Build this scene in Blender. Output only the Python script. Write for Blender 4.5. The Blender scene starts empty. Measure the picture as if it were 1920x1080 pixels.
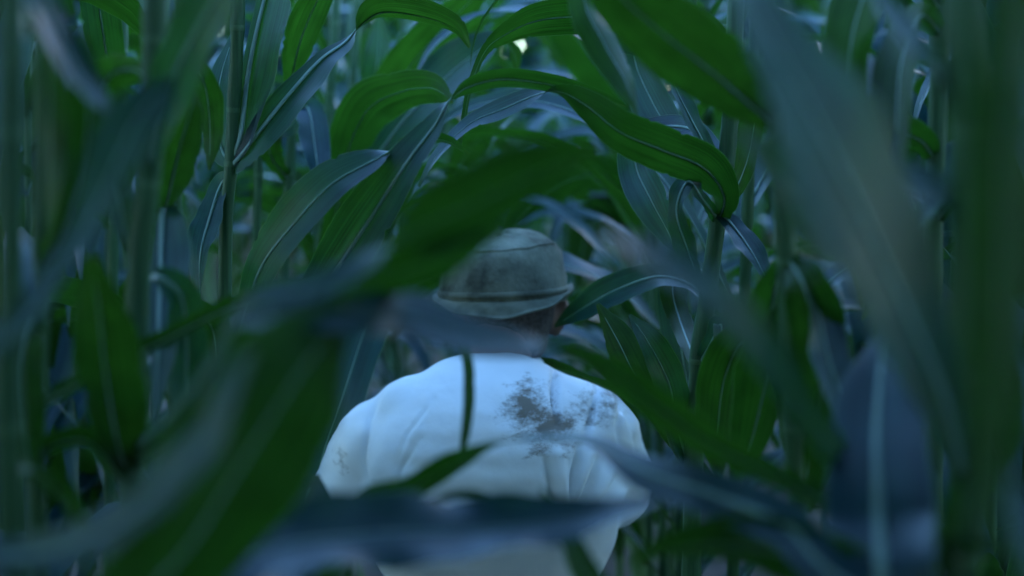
import bpy, bmesh, math, random
import numpy as np
from mathutils import Vector, Matrix, noise

random.seed(7)
rng = np.random.default_rng(7)
scene = bpy.context.scene
COL = scene.collection
rad = math.radians

# ------------------------------------------------------------------ camera
CAM = np.array([0.0, 0.0, 1.55]); PITCH = rad(8.0); FPX = 50 / 36 * 1920
cd = bpy.data.cameras.new('camera'); cam = bpy.data.objects.new('camera', cd); COL.objects.link(cam)
cam.location = CAM; cam.rotation_euler = (rad(90) - PITCH, 0, 0)
cd.lens = 50; cd.sensor_width = 36; cd.clip_start = 0.05; cd.clip_end = 500
cd.dof.use_dof = True; cd.dof.focus_distance = 2.1; cd.dof.aperture_fstop = 1.8; cd.dof.aperture_blades = 0
scene.camera = cam
FWD = np.array([0, math.cos(PITCH), -math.sin(PITCH)]); UP = np.array([0, math.sin(PITCH), math.cos(PITCH)]); RIGHT = np.array([1.0, 0, 0])

# ------------------------------------------------------------------ sky, sun, exposure (dusk)
SUN_EL, SUN_ROT = rad(22.0), rad(20)
w = bpy.data.worlds.new('World'); scene.world = w; w.use_nodes = True
nt = w.node_tree; bg = nt.nodes['Background']
sky = nt.nodes.new('ShaderNodeTexSky'); sky.sky_type = 'NISHITA'; sky.sun_disc = False
sky.sun_elevation = SUN_EL; sky.sun_rotation = SUN_ROT; sky.air_density = 1.0; sky.dust_density = 0.0; sky.ozone_density = 2.0
tint = nt.nodes.new('ShaderNodeMixRGB'); tint.blend_type = 'MULTIPLY'; tint.inputs[0].default_value = 1.0; tint.inputs[2].default_value = (0.64, 0.865, 1.0, 1)
nt.links.new(sky.outputs[0], tint.inputs[1]); nt.links.new(tint.outputs[0], bg.inputs[0]); bg.inputs[1].default_value = 0.05
sd = bpy.data.lights.new('sun', 'SUN'); so = bpy.data.objects.new('sun', sd); COL.objects.link(so)
sd.energy = 0.02; sd.angle = rad(20); sd.color = (1, 0.86, 0.72)
so.rotation_euler = (rad(90) - SUN_EL, 0, math.pi - SUN_ROT)
vs = scene.view_settings
vs.view_transform = 'Standard'; vs.look = 'None'; vs.gamma = 1; vs.exposure = 5.4
scene.cycles.use_denoising = True
scene.cycles.max_bounces = 8; scene.cycles.transmission_bounces = 6

# ------------------------------------------------------------------ helpers
def at(px, py, Y):
    """world point seen at photo pixel (px, py) standing at world distance Y"""
    d = FWD + RIGHT * ((px - 960) / FPX) + UP * ((540 - py) / FPX)
    return CAM + d * (Y / d[1])

def link(o, parent=None):
    COL.objects.link(o)
    if parent is not None:
        o.parent = parent
    return o

def thing(name, label, cat, loc=(0, 0, 0), group=None):
    o = bpy.data.objects.new(name, None); COL.objects.link(o); o.location = loc
    o.empty_display_size = 0.1
    o['label'] = label; o['category'] = cat
    if group: o['group'] = group
    return o

def mesh_from(name, V, F, mat, uv=None, smooth=True):
    m = bpy.data.meshes.new(name)
    m.from_pydata([tuple(v) for v in V], [], F); m.materials.append(mat)
    if smooth: m.polygons.foreach_set('use_smooth', [True] * len(m.polygons))
    if uv is not None:
        l = m.uv_layers.new(name='UVMap')
        idx = np.empty(len(m.loops), int); m.loops.foreach_get('vertex_index', idx)
        l.data.foreach_set('uv', np.asarray(uv, float)[idx].ravel())
    m.update()
    return m

def nodes(name):
    m = bpy.data.materials.new(name); m.use_nodes = True
    n = m.node_tree.nodes; l = m.node_tree.links
    return m, n, l, n['Principled BSDF'], n['Material Output']

def N(n, t, **kw):
    x = n.new(t)
    for k, v in kw.items(): setattr(x, k, v)
    return x

# ------------------------------------------------------------------ materials
def leaf_material():
    m, n, l, p, out = nodes('corn_leaf')
    uv = N(n, 'ShaderNodeUVMap'); sep = N(n, 'ShaderNodeSeparateXYZ'); l.new(uv.outputs[0], sep.inputs[0])
    info = N(n, 'ShaderNodeObjectInfo')
    # long parallel veins
    mp = N(n, 'ShaderNodeMapping'); mp.inputs['Scale'].default_value = (26, 1.2, 1); l.new(uv.outputs[0], mp.inputs[0])
    add = N(n, 'ShaderNodeVectorMath', operation='ADD'); l.new(mp.outputs[0], add.inputs[0])
    comb = N(n, 'ShaderNodeCombineXYZ'); mul = N(n, 'ShaderNodeMath', operation='MULTIPLY'); mul.inputs[1].default_value = 37
    l.new(info.outputs['Random'], mul.inputs[0]); l.new(mul.outputs[0], comb.inputs[2]); l.new(comb.outputs[0], add.inputs[1])
    vein = N(n, 'ShaderNodeTexNoise'); vein.inputs['Scale'].default_value = 1.6; vein.inputs['Detail'].default_value = 4
    l.new(add.outputs[0], vein.inputs[0])
    mp2 = N(n, 'ShaderNodeMapping'); mp2.inputs['Scale'].default_value = (3, 9, 1); l.new(uv.outputs[0], mp2.inputs[0])
    add2 = N(n, 'ShaderNodeVectorMath', operation='ADD'); l.new(mp2.outputs[0], add2.inputs[0]); l.new(comb.outputs[0], add2.inputs[1])
    blot = N(n, 'ShaderNodeTexNoise'); blot.inputs['Scale'].default_value = 1.0; blot.inputs['Detail'].default_value = 5
    l.new(add2.outputs[0], blot.inputs[0])
    mix = N(n, 'ShaderNodeMath', operation='MULTIPLY_ADD'); l.new(vein.outputs[0], mix.inputs[0]); mix.inputs[1].default_value = 0.65
    m3 = N(n, 'ShaderNodeMath', operation='MULTIPLY'); l.new(blot.outputs[0], m3.inputs[0]); m3.inputs[1].default_value = 0.35; l.new(m3.outputs[0], mix.inputs[2])
    def ramp(a, b):
        r = N(n, 'ShaderNodeValToRGB'); r.color_ramp.elements[0].position = .36; r.color_ramp.elements[1].position = .64
        r.color_ramp.elements[0].color = (*a, 1); r.color_ramp.elements[1].color = (*b, 1); l.new(mix.outputs[0], r.inputs[0]); return r
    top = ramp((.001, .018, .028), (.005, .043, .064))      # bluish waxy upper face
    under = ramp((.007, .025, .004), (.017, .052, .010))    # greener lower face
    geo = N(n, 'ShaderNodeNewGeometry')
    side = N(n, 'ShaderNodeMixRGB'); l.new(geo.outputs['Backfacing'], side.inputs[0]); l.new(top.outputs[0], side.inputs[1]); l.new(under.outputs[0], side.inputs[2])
    # paler thin margin
    d = N(n, 'ShaderNodeMath', operation='SUBTRACT'); l.new(sep.outputs[0], d.inputs[0]); d.inputs[1].default_value = .5
    ab = N(n, 'ShaderNodeMath', operation='ABSOLUTE'); l.new(d.outputs[0], ab.inputs[0])
    edge = N(n, 'ShaderNodeMapRange'); edge.inputs[1].default_value = .478; edge.inputs[2].default_value = .5; l.new(ab.outputs[0], edge.inputs[0])
    em = N(n, 'ShaderNodeMixRGB'); em.inputs[2].default_value = (.13, .2, .12, 1); l.new(edge.outputs[0], em.inputs[0]); l.new(side.outputs[0], em.inputs[1])
    keel = N(n, 'ShaderNodeMapRange'); keel.inputs[1].default_value = .012; keel.inputs[2].default_value = .03; keel.inputs[3].default_value = .7; keel.inputs[4].default_value = 0; l.new(ab.outputs[0], keel.inputs[0])
    kb = N(n, 'ShaderNodeMath', operation='MULTIPLY'); l.new(keel.outputs[0], kb.inputs[0]); l.new(geo.outputs['Backfacing'], kb.inputs[1])
    km = N(n, 'ShaderNodeMixRGB'); km.inputs[2].default_value = (.035, .085, .022, 1); l.new(kb.outputs[0], km.inputs[0]); l.new(em.outputs[0], km.inputs[1]); em = km
    hsv = N(n, 'ShaderNodeHueSaturation'); l.new(em.outputs[0], hsv.inputs['Color'])
    vr = N(n, 'ShaderNodeMapRange'); vr.inputs[3].default_value = .75; vr.inputs[4].default_value = 1.25; l.new(info.outputs['Random'], vr.inputs[0]); l.new(vr.outputs[0], hsv.inputs['Value'])
    fl = N(n, 'ShaderNodeTexNoise'); fl.inputs['Scale'].default_value = 5; fl.inputs['Detail'].default_value = 7; fl.inputs['Roughness'].default_value = .7; l.new(add2.outputs[0], fl.inputs[0])
    fr = N(n, 'ShaderNodeMapRange'); fr.inputs[1].default_value = .70; fr.inputs[2].default_value = .80; fr.inputs[4].default_value = .22; l.new(fl.outputs[0], fr.inputs[0])
    fx = N(n, 'ShaderNodeMixRGB'); fx.inputs[2].default_value = (.10, .095, .045, 1); l.new(fr.outputs[0], fx.inputs[0]); l.new(hsv.outputs[0], fx.inputs[1])
    l.new(fx.outputs[0], p.inputs['Base Color'])
    # drying tips
    tipn = N(n, 'ShaderNodeMath', operation='MULTIPLY_ADD'); l.new(blot.outputs[0], tipn.inputs[0]); tipn.inputs[1].default_value = .22; l.new(sep.outputs[1], tipn.inputs[2])
    tipr = N(n, 'ShaderNodeMapRange'); tipr.inputs[1].default_value = 1.09; tipr.inputs[2].default_value = 1.15; tipr.inputs[4].default_value = .8; l.new(tipn.outputs[0], tipr.inputs[0])
    tx = N(n, 'ShaderNodeMixRGB'); tx.inputs[2].default_value = (.13, .11, .06, 1); l.new(tipr.outputs[0], tx.inputs[0]); l.new(fx.outputs[0], tx.inputs[1]); l.new(tx.outputs[0], p.inputs['Base Color'])
    hr = N(n, 'ShaderNodeMapRange'); hr.inputs[3].default_value = .485; hr.inputs[4].default_value = .515; l.new(info.outputs['Random'], hr.inputs[0]); l.new(hr.outputs[0], hsv.inputs['Hue'])
    rr = N(n, 'ShaderNodeMapRange'); rr.inputs[3].default_value = .30; rr.inputs[4].default_value = .50; l.new(mix.outputs[0], rr.inputs[0]); l.new(rr.outputs[0], p.inputs['Roughness'])
    # the waxy upper face is glossier than the lower
    sp = N(n, 'ShaderNodeMapRange'); sp.inputs[3].default_value = LEAF_SPEC; sp.inputs[4].default_value = .12; l.new(geo.outputs['Backfacing'], sp.inputs[0]); l.new(sp.outputs[0], p.inputs['Specular IOR Level'])
    bp = N(n, 'ShaderNodeBump'); bp.inputs['Strength'].default_value = .35; bp.inputs['Distance'].default_value = .002; l.new(mix.outputs[0], bp.inputs['Height']); l.new(bp.outputs[0], p.inputs['Normal'])
    tr = N(n, 'ShaderNodeBsdfTranslucent')
    tc = ramp((.013, .055, .003), (.034, .138, .008)); l.new(tc.outputs[0], tr.inputs[0])
    ms = N(n, 'ShaderNodeMixShader'); ms.inputs[0].default_value = .36
    l.new(p.outputs[0], ms.inputs[1]); l.new(tr.outputs[0], ms.inputs[2]); l.new(ms.outputs[0], out.inputs[0])
    return m

LEAF_SPEC = 0.36
def midrib_material():
    m, n, l, p, out = nodes('leaf_midrib')
    tc = N(n, 'ShaderNodeTexCoord'); t = N(n, 'ShaderNodeTexNoise'); t.inputs['Scale'].default_value = 60; l.new(tc.outputs['Object'], t.inputs[0])
    r = N(n, 'ShaderNodeValToRGB'); r.color_ramp.elements[0].color = (.15, .25, .19, 1); r.color_ramp.elements[1].color = (.26, .38, .31, 1); l.new(t.outputs[0], r.inputs[0])
    geo = N(n, 'ShaderNodeNewGeometry')
    l.new(r.outputs[0], p.inputs['Base Color']); p.inputs['Roughness'].default_value = .45
    tr = N(n, 'ShaderNodeBsdfTranslucent'); tr.inputs[0].default_value = (.05, .20, .03, 1)
    ms = N(n, 'ShaderNodeMixShader'); ms.inputs[0].default_value = .3
    l.new(p.outputs[0], ms.inputs[1]); l.new(tr.outputs[0], ms.inputs[2]); l.new(ms.outputs[0], out.inputs[0])
    return m

def stalk_material():
    m, n, l, p, out = nodes('corn_stalk')
    tc = N(n, 'ShaderNodeTexCoord'); mp = N(n, 'ShaderNodeMapping'); mp.inputs['Scale'].default_value = (240, 240, 5); l.new(tc.outputs['Object'], mp.inputs[0])
    t = N(n, 'ShaderNodeTexNoise'); t.inputs['Scale'].default_value = 1; t.inputs['Detail'].default_value = 4; l.new(mp.outputs[0], t.inputs[0])
    r = N(n, 'ShaderNodeValToRGB'); r.color_ramp.elements[0].position = .3; r.color_ramp.elements[1].position = .7
    r.color_ramp.elements[0].color = (.016, .062, .020, 1); r.color_ramp.elements[1].color = (.034, .098, .032, 1); l.new(t.outputs[0], r.inputs[0])
    l.new(r.outputs[0], p.inputs['Base Color']); p.inputs['Roughness'].default_value = .5; p.inputs['Specular IOR Level'].default_value = .35
    b = N(n, 'ShaderNodeBump'); b.inputs['Strength'].default_value = .4; b.inputs['Distance'].default_value = .002; l.new(t.outputs[0], b.inputs['Height']); l.new(b.outputs[0], p.inputs['Normal'])
    return m

def node_material():
    m, n, l, p, out = nodes('stalk_node')
    tc = N(n, 'ShaderNodeTexCoord'); t = N(n, 'ShaderNodeTexNoise'); t.inputs['Scale'].default_value = 90; l.new(tc.outputs['Object'], t.inputs[0])
    r = N(n, 'ShaderNodeValToRGB'); r.color_ramp.elements[0].color = (.030, .085, .028, 1); r.color_ramp.elements[1].color = (.055, .13, .045, 1); l.new(t.outputs[0], r.inputs[0])
    l.new(r.outputs[0], p.inputs['Base Color']); p.inputs['Roughness'].default_value = .55
    return m

def simple_noise(name, c0, c1, scale, rough, bump=0.0, dist=.002, detail=6, spec=.3):
    m, n, l, p, out = nodes(name)
    tc = N(n, 'ShaderNodeTexCoord'); t = N(n, 'ShaderNodeTexNoise'); t.inputs['Scale'].default_value = scale; t.inputs['Detail'].default_value = detail; l.new(tc.outputs['Object'], t.inputs[0])
    r = N(n, 'ShaderNodeValToRGB'); r.color_ramp.elements[0].position = .32; r.color_ramp.elements[1].position = .68
    r.color_ramp.elements[0].color = (*c0, 1); r.color_ramp.elements[1].color = (*c1, 1); l.new(t.outputs[0], r.inputs[0])
    l.new(r.outputs[0], p.inputs['Base Color']); p.inputs['Roughness'].default_value = rough; p.inputs['Specular IOR Level'].default_value = spec
    if bump:
        b = N(n, 'ShaderNodeBump'); b.inputs['Strength'].default_value = bump; b.inputs['Distance'].default_value = dist; l.new(t.outputs[0], b.inputs['Height']); l.new(b.outputs[0], p.inputs['Normal'])
    return m

M_LEAF = leaf_material(); M_RIB = midrib_material(); M_STALK = stalk_material(); M_NODE = node_material()
M_SOIL = simple_noise('soil', (.03, .022, .016), (.07, .05, .038), 9, .95, .8, .03, 10)

# ------------------------------------------------------------------ ground
V = []; F = []
xs = [-200, -60, -20, -8, -4] + list(np.arange(-3, 3.01, .15)) + [4, 8, 20, 60, 200]
ys = [-200, -60, -20, -6, -3] + list(np.arange(-1, 12.01, .15)) + [14, 20, 40, 90, 200]
for y in ys:
    for x in xs:
        z = 0.0
        if abs(x) < 3.2 and -1.2 < y < 12.2:
            z = .02 * math.cos((x + .43) / .73 * 2 * math.pi) + .025 * noise.noise(Vector((x * 4, y * 4, 0)))
        V.append((x, y, z - .02))
nx = len(xs)
for j in range(len(ys) - 1):
    for i in range(nx - 1):
        F.append((j * nx + i, j * nx + i + 1, (j + 1) * nx + i + 1, (j + 1) * nx + i))
g = link(bpy.data.objects.new('ground', mesh_from('ground', V, F, M_SOIL))); g['kind'] = 'structure'; g['label'] = 'dark tilled soil between the corn rows'

# ------------------------------------------------------------------ leaf ribbons
def catmull(P, per=12):
    P = np.asarray(P, float)
    n = len(P)
    if n == 2:
        t = np.linspace(0, 1, per * 2)[:, None]
        return P[0] * (1 - t) + P[1] * t
    out = []
    ext = np.vstack([2 * P[0] - P[1], P, 2 * P[-1] - P[-2]])
    for i in range(n - 1):
        p0, p1, p2, p3 = ext[i:i + 4]
        for t in np.linspace(0, 1, per, endpoint=False):
            out.append(.5 * ((2 * p1) + (p2 - p0) * t + (2 * p0 - 5 * p1 + 4 * p2 - p3) * t * t + (3 * p1 - p0 - 3 * p2 + p3) * t ** 3))
    out.append(P[-1])
    return np.array(out)

US = np.array([-1, -.8, -.55, -.3, -.1, 0, .1, .3, .55, .8, 1.0])
def ribbon(C, L, origin, asym=(1, 1), gutter=.22, wave=.10, freq=3.0, seed=0, mr=1.0, rib=True):
    """leaf blade mesh (+ midrib mesh) from centre line C and lateral half-width vectors L"""
    r = random.Random(seed)
    C = np.asarray(C) - origin; L = np.asarray(L)
    n = len(C)
    T = np.gradient(C, axis=0); T /= np.linalg.norm(T, axis=1)[:, None] + 1e-9
    L = L - T * np.sum(L * T, axis=1)[:, None]
    W = np.linalg.norm(L, axis=1) + 1e-6
    Nn = np.cross(T, L); Nn /= np.linalg.norm(Nn, axis=1)[:, None] + 1e-9
    seg = np.linalg.norm(np.diff(C, axis=0), axis=1); s = np.concatenate([[0], np.cumsum(seg)]); s /= s[-1]
    ph = [r.uniform(0, 6.28) for _ in range(4)]
    f1, f2 = freq * r.uniform(.8, 1.2), freq * r.uniform(1.7, 2.4)
    nick = [(r.uniform(.05, .16) if r.random() < .05 else r.uniform(0, .02), r.uniform(.05, .16) if r.random() < .05 else r.uniform(0, .02)) for _ in range(n)]
    V = []; UV = []
    for i in range(n):
        for u in US:
            a = abs(u); k = 0 if u < 0 else 1
            lat = u * asym[1 if u > 0 else 0]
            wv = wave * a ** 2.2 * (math.sin(6.283 * f1 * s[i] + ph[k]) + .5 * math.sin(6.283 * f2 * s[i] + ph[2 + k]))
            wv *= min(1, s[i] * 6) * min(1, (1 - s[i]) * 5)
            if a > .9: lat *= 1 - nick[i][k]
            wl = W[i] * asym[1 if u > 0 else 0]
            V.append(C[i] + L[i] * lat + Nn[i] * wl * (gutter * a ** 1.4 - gutter * .25 + wv))
            UV.append((.5 + .5 * u, s[i]))
    m = len(US); F = []
    for i in range(n - 1):
        for j in range(m - 1):
            F.append((i * m + j, (i + 1) * m + j, (i + 1) * m + j + 1, i * m + j + 1))
    blade = mesh_from('leaf', V, F, M_LEAF, UV)
    ribm = None
    if rib:
        V2 = []; F2 = []; K = 6
        Lh = L / W[:, None]
        last = int(n * .93)
        for i in range(last):
            wr = (.0026 * (1 - s[i]) ** .8 + .0003) * mr
            wr = min(wr, W[i] * .45)
            c = C[i] - Nn[i] * W[i] * gutter * .25 * .5 * (asym[0] + asym[1]) + Nn[i] * (wr * .43)
            for q in range(K):
                an = 2 * math.pi * q / K
                V2.append(c + Lh[i] * wr * math.cos(an) + Nn[i] * wr * .55 * math.sin(an))
        for i in range(last - 1):
            for q in range(K):
                F2.append((i * K + q, i * K + (q + 1) % K, (i + 1) * K + (q + 1) % K, (i + 1) * K + q))
        ribm = mesh_from('midrib', V2, F2, M_RIB)
    return blade, ribm

def add_leaf(parent, blade, ribm, loc=(0, 0, 0)):
    o = link(bpy.data.objects.new('leaf', blade), parent); o.location = loc
    if ribm is not None:
        link(bpy.data.objects.new('midrib', ribm), o)
    return o

# ------------------------------------------------------------------ stalks
def tube(C, R, K=12):
    C = np.asarray(C); n = len(C); V = []; F = []
    T = np.gradient(C, axis=0); T /= np.linalg.norm(T, axis=1)[:, None]
    for i in range(n):
        a = np.cross(T[i], [0, 1, 0]); a /= np.linalg.norm(a); b = np.cross(T[i], a)
        for q in range(K):
            an = 2 * math.pi * q / K
            V.append(C[i] + (a * math.cos(an) + b * math.sin(an)) * R[i])
    for i in range(n - 1):
        for q in range(K):
            F.append((i * K + q, i * K + (q + 1) % K, (i + 1) * K + (q + 1) % K, (i + 1) * K + q))
    V.append(C[-1]); e = len(V) - 1
    for q in range(K): F.append(((n - 1) * K + q, (n - 1) * K + (q + 1) % K, e))
    return V, F

def stalk_meshes(C, r0, r1, node_s):
    """stalk with leaf sheaths swelling above each node; node_s = fractions along the stalk"""
    C = np.asarray(C); n = len(C)
    seg = np.linalg.norm(np.diff(C, axis=0), axis=1); s = np.concatenate([[0], np.cumsum(seg)]); tot = s[-1]; s /= tot
    R = []
    for i in range(n):
        r = r0 * (1 - s[i]) + r1 * s[i]
        below = [q for q in node_s if q <= s[i]]
        dd = (s[i] - max(below)) * tot if below else 1
        r *= 1 + .10 * math.exp(-(dd / .05) ** 2) + .06 * max(0, 1 - dd / .17)
        R.append(r)
    V, F = tube(C, R)
    st = mesh_from('stalk', V, F, M_STALK)
    rings = []
    for q in node_s:
        i = int(np.argmin(abs(s - q))); r = R[i]
        rings.append((C[i], r))
    return st, rings

def ring_mesh(r):
    V = []; F = []; K = 14
    prof = [(-.004, 1.0), (-.002, 1.03), (.002, 1.035), (.004, 1.0)]
    for z, k in prof:
        for q in range(K): V.append((r * k * math.cos(2 * math.pi * q / K), r * k * math.sin(2 * math.pi * q / K), z))
    for i in range(3):
        for q in range(K): F.append((i * K + q, i * K + (q + 1) % K, (i + 1) * K + (q + 1) % K, (i + 1) * K + q))
    return mesh_from('stalk_node', V, F, M_NODE)
RING = ring_mesh(.012)

def proc_leaf_path(az, h, length, el, droop, hw, twist, seed, base=(0, 0, 0), per=26):
    """generic arching leaf: rises from the stalk at elevation el and droops"""
    r = random.Random(seed)
    d = np.array([math.cos(az), math.sin(az), 0]); side = np.array([-math.sin(az), math.cos(az), 0])
    p = np.array(base, float) + [0, 0, h]; C = []; L = []
    e = el; bend = r.uniform(-.5, .5)
    for i in range(per):
        t = i / (per - 1)
        C.append(p.copy())
        dirv = d * math.cos(e) + np.array([0, 0, 1]) * math.sin(e) + side * bend * t * .4
        dirv /= np.linalg.norm(dirv)
        p = p + dirv * length / per
        e -= droop / per * (1.6 * t + .35) * (1 if e > -1.35 else 0)
        prof = (min(1, .35 + 2.6 * t)) * (1 - t ** 2.6) ** .9 * hw + .0015
        up = np.cross(side, dirv); tw = twist * t
        L.append((side * math.cos(tw) + up * math.sin(tw)) * prof)
    return np.array(C), np.array(L)

# ------------------------------------------------------------------ hero plants
PLANTS = {}
def plant(key, pix, Y, r, label, group='corn plants lining the row', top=2.25, nodes_px=None):
    pts = [at(x, y, Y) for x, y in pix]
    pts = [p for p in pts if p[2] < top] ; pts.sort(key=lambda p: p[2])
    lo, hi = pts[0], pts[-1]
    base = np.array([lo[0] + (lo[0] - pts[1][0]) * .25, Y, -.04])
    full = [base] + pts
    if hi[2] < top:
        dx = (hi[0] - pts[-2][0]) / max(.05, hi[2] - pts[-2][2])
        dx = max(-.12, min(.12, dx))
        full.append(np.array([hi[0] + dx * (top - hi[2]) * .6, Y + .02, top]))
    C = catmull(full, 14)
    t = thing('corn_plant', label, 'corn plant', tuple(C[0]), group)
    O = C[0].copy()
    zs = C[:, 2]; seg = np.linalg.norm(np.diff(C, axis=0), axis=1); s = np.concatenate([[0], np.cumsum(seg)]); s /= s[-1]
    ns = []
    if nodes_px:
        for py in nodes_px:
            z = at(960, py, Y)[2]; ns.append(float(np.interp(z, zs, s)))
    z0 = .12; nr = random.Random(key)
    have = [float(np.interp(q, s, zs)) for q in ns]
    while z0 < top - .1:
        if all(abs(z0 - h) > .09 for h in have): ns.append(float(np.interp(z0, zs, s)))
        z0 += nr.uniform(.14, .21)
    ns.sort()
    # finer sampling for the sheath swelling
    sf = np.linspace(0, 1, 120); Cf = np.stack([np.interp(sf, s, C[:, k]) for k in range(3)], 1)
    st, rings = stalk_meshes(Cf - O, r * 1.08, r * .72, ns)
    link(bpy.data.objects.new('stalk', st), t)
    for c, rr in rings:
        o = link(bpy.data.objects.new('stalk_node', RING), t); o.location = c; o.scale = (rr / .012, rr / .012, 1)
    PLANTS[key] = dict(o=t, O=O, Y=Y, C=Cf, r=r)
    return t

def stalk_point(key, py):
    P = PLANTS[key]; C = P['C']
    # the stalk point seen at photo row py
    z = at(960, py, P['Y'])[2]
    z = min(max(z, .1), C[-1, 2] - .02)
    return np.array([np.interp(z, C[:, 2], C[:, 0]), np.interp(z, C[:, 2], C[:, 1]), z])

LEAFN = [0]
def leaf(key, basepy, pts, side='T', k=.6, asym=(1, 1), gutter=.2, wave=.08, freq=2.5, mr=1.0, basehw=12):
    """a leaf of plant `key`: leaves the stalk at photo row basepy and follows pts = (px, py, Y, half width px [, tilt])"""
    P = PLANTS[key]; sp = stalk_point(key, basepy)
    v = sp - CAM; dep = v @ FWD
    bpx = 960 + FPX * (v @ RIGHT) / dep; bpy_ = 540 - FPX * (v @ UP) / dep
    sg = 1 if side == 'T' else -1
    rows = [(bpx, bpy_, sp[1], basehw * sg, k)] + [(q[0], q[1], q[2], q[3] * sg, q[4] if len(q) > 4 else k) for q in pts]
    A = catmull(rows, 11)
    dirx = sum(b[0] - a[0] for a, b in zip(rows[:-1], rows[1:]))
    sgn = 1 if dirx >= 0 else -1
    C = np.array([at(a[0], a[1], a[2]) for a in A])
    d = np.gradient(A[:, :2], axis=0); d /= np.linalg.norm(d, axis=1)[:, None] + 1e-9
    # smooth the image tangents a little
    for _ in range(3):
        d[1:-1] = (d[:-2] + 2 * d[1:-1] + d[2:]) / 4
    L = []
    for i in range(len(A)):
        tx, ty = d[i, 0], -d[i, 1]
        perp = RIGHT * (-ty) + UP * tx
        sc = A[i, 2] / FPX
        hw = A[i, 3] * sc
        tt = math.sqrt((A[i, 4] * hw) ** 2 + (.012 * min(1, i / 6) * min(1, (len(A) - 1 - i) / 8)) ** 2)
        L.append(perp * hw + FWD * tt * sgn)
    LEAFN[0] += 1
    b, rb = ribbon(C, L, P['O'], asym, gutter, wave, freq, LEAFN[0], mr)
    return add_leaf(P['o'], b, rb)

def upper_leaves(key, seed, azs, hmin=1.76, ln=(.5, .65), wd=(.03, .038)):
    """leaves above and outside the picture that complete the plant; near plants also get added shading leaves"""
    P = PLANTS[key]; r = random.Random(seed)
    for i, az in enumerate(azs):
        h = min(hmin + .10 * (i % 5), P['C'][-1, 2] - .03)
        x = np.interp(h, P['C'][:, 2], P['C'][:, 0]); y = np.interp(h, P['C'][:, 2], P['C'][:, 1])
        C, L = proc_leaf_path(az + r.uniform(-.3, .3), h, r.uniform(*ln), r.uniform(.9, 1.15), r.uniform(1.2, 1.7), r.uniform(*wd), r.uniform(-.5, .5), seed * 31 + i, (x, y, 0))
        b, rb = ribbon(C, L, P['O'], seed=seed * 31 + i)
        add_leaf(P['o'], b, rb)

# left row
plant('a', [(20, 0), (22, 540), (25, 1080)], 1.0, .0105, 'blurred corn plant at the far left edge with a bare thick stalk')
plant('b', [(82, 0), (78, 540), (75, 1080)], 1.3, .0095, 'dark blurred corn plant second from the left edge')
plant('n', [(-150, 0), (-150, 540), (-150, 1080)], .85, .012, 'nearest left corn plant reaching long blurred leaves across the low foreground')
plant('c', [(232, 0), (222, 250), (212, 500), (205, 900)], 2.6, .0105, 'thin pale corn stalk behind the dark blurred leaf on the left', nodes_px=[210])
plant('d', [(292, 0), (278, 335), (262, 500), (255, 800), (250, 1080)], 1.35, .0135, 'blurred corn plant on the left with a pale leaf collar', nodes_px=[337])
plant('u', [(340, 0), (328, 390), (330, 700), (335, 1080)], 1.75, .011, 'corn plant with a rounded green leaf above a hanging blue leaf')
plant('e', [(447, 0), (438, 200), (435, 300), (425, 400), (420, 590), (410, 1080)], 2.05, .0112, 'sharpest corn plant with bright midribs and a clasping leaf collar', nodes_px=[205, 308])
plant('f', [(492, 100), (485, 320), (478, 700)], 2.75, .009, 'slim corn stalk just right of the sharpest plant')
plant('g', [(558, 100), (545, 300), (533, 600)], 2.8, .0105, 'corn stalk standing behind the broad arching blue leaves on the left', nodes_px=[330])
plant('h', [(628, 50), (612, 250), (600, 500)], 3.2, .012, 'pale green corn stalk left of centre behind the arching leaves')
plant('i', [(668, 50), (655, 250), (645, 500)], 3.4, .0125, 'pale corn stalk left of centre with a light upright leaf')
# right row
plant('j', [(1380, 0), (1366, 260), (1350, 380), (1325, 570), (1310, 680), (1300, 870), (1296, 1080)], 2.05, .0145, 'leaning bright green corn stalk to the right of the man', nodes_px=[410, 685])
plant('s', [(1440, 0), (1452, 200), (1475, 500), (1490, 900), (1495, 1080)], 1.45, .0115, 'shaded corn plant on the right with a fan of hanging green leaves')
plant('q', [(1690, 0), (1680, 400), (1660, 800), (1655, 1080)], 1.3, .011, 'corn plant at lower right with a broad upright blue leaf and white midrib', top=1.4)
plant('l', [(1764, 0), (1757, 200), (1750, 500), (1745, 1080)], 1.75, .0125, 'corn stalk at upper right behind the thick blurred stalk')
plant('k', [(1800, -60), (1812, 240), (1812, 600), (1802, 1080)], 1.0, .0145, 'thick blurred corn stalk on the right carrying the largest leaf', nodes_px=[245])
plant('p', [(2060, 0), (2060, 540), (2060, 1080)], .92, .013, 'corn plant beyond the lower right edge whose leaf crosses the white shirt')
plant('m', [(2150, 0), (2150, 1080)], .5, .012, 'nearest right corn plant with very dark leaves along the right edge')

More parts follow.
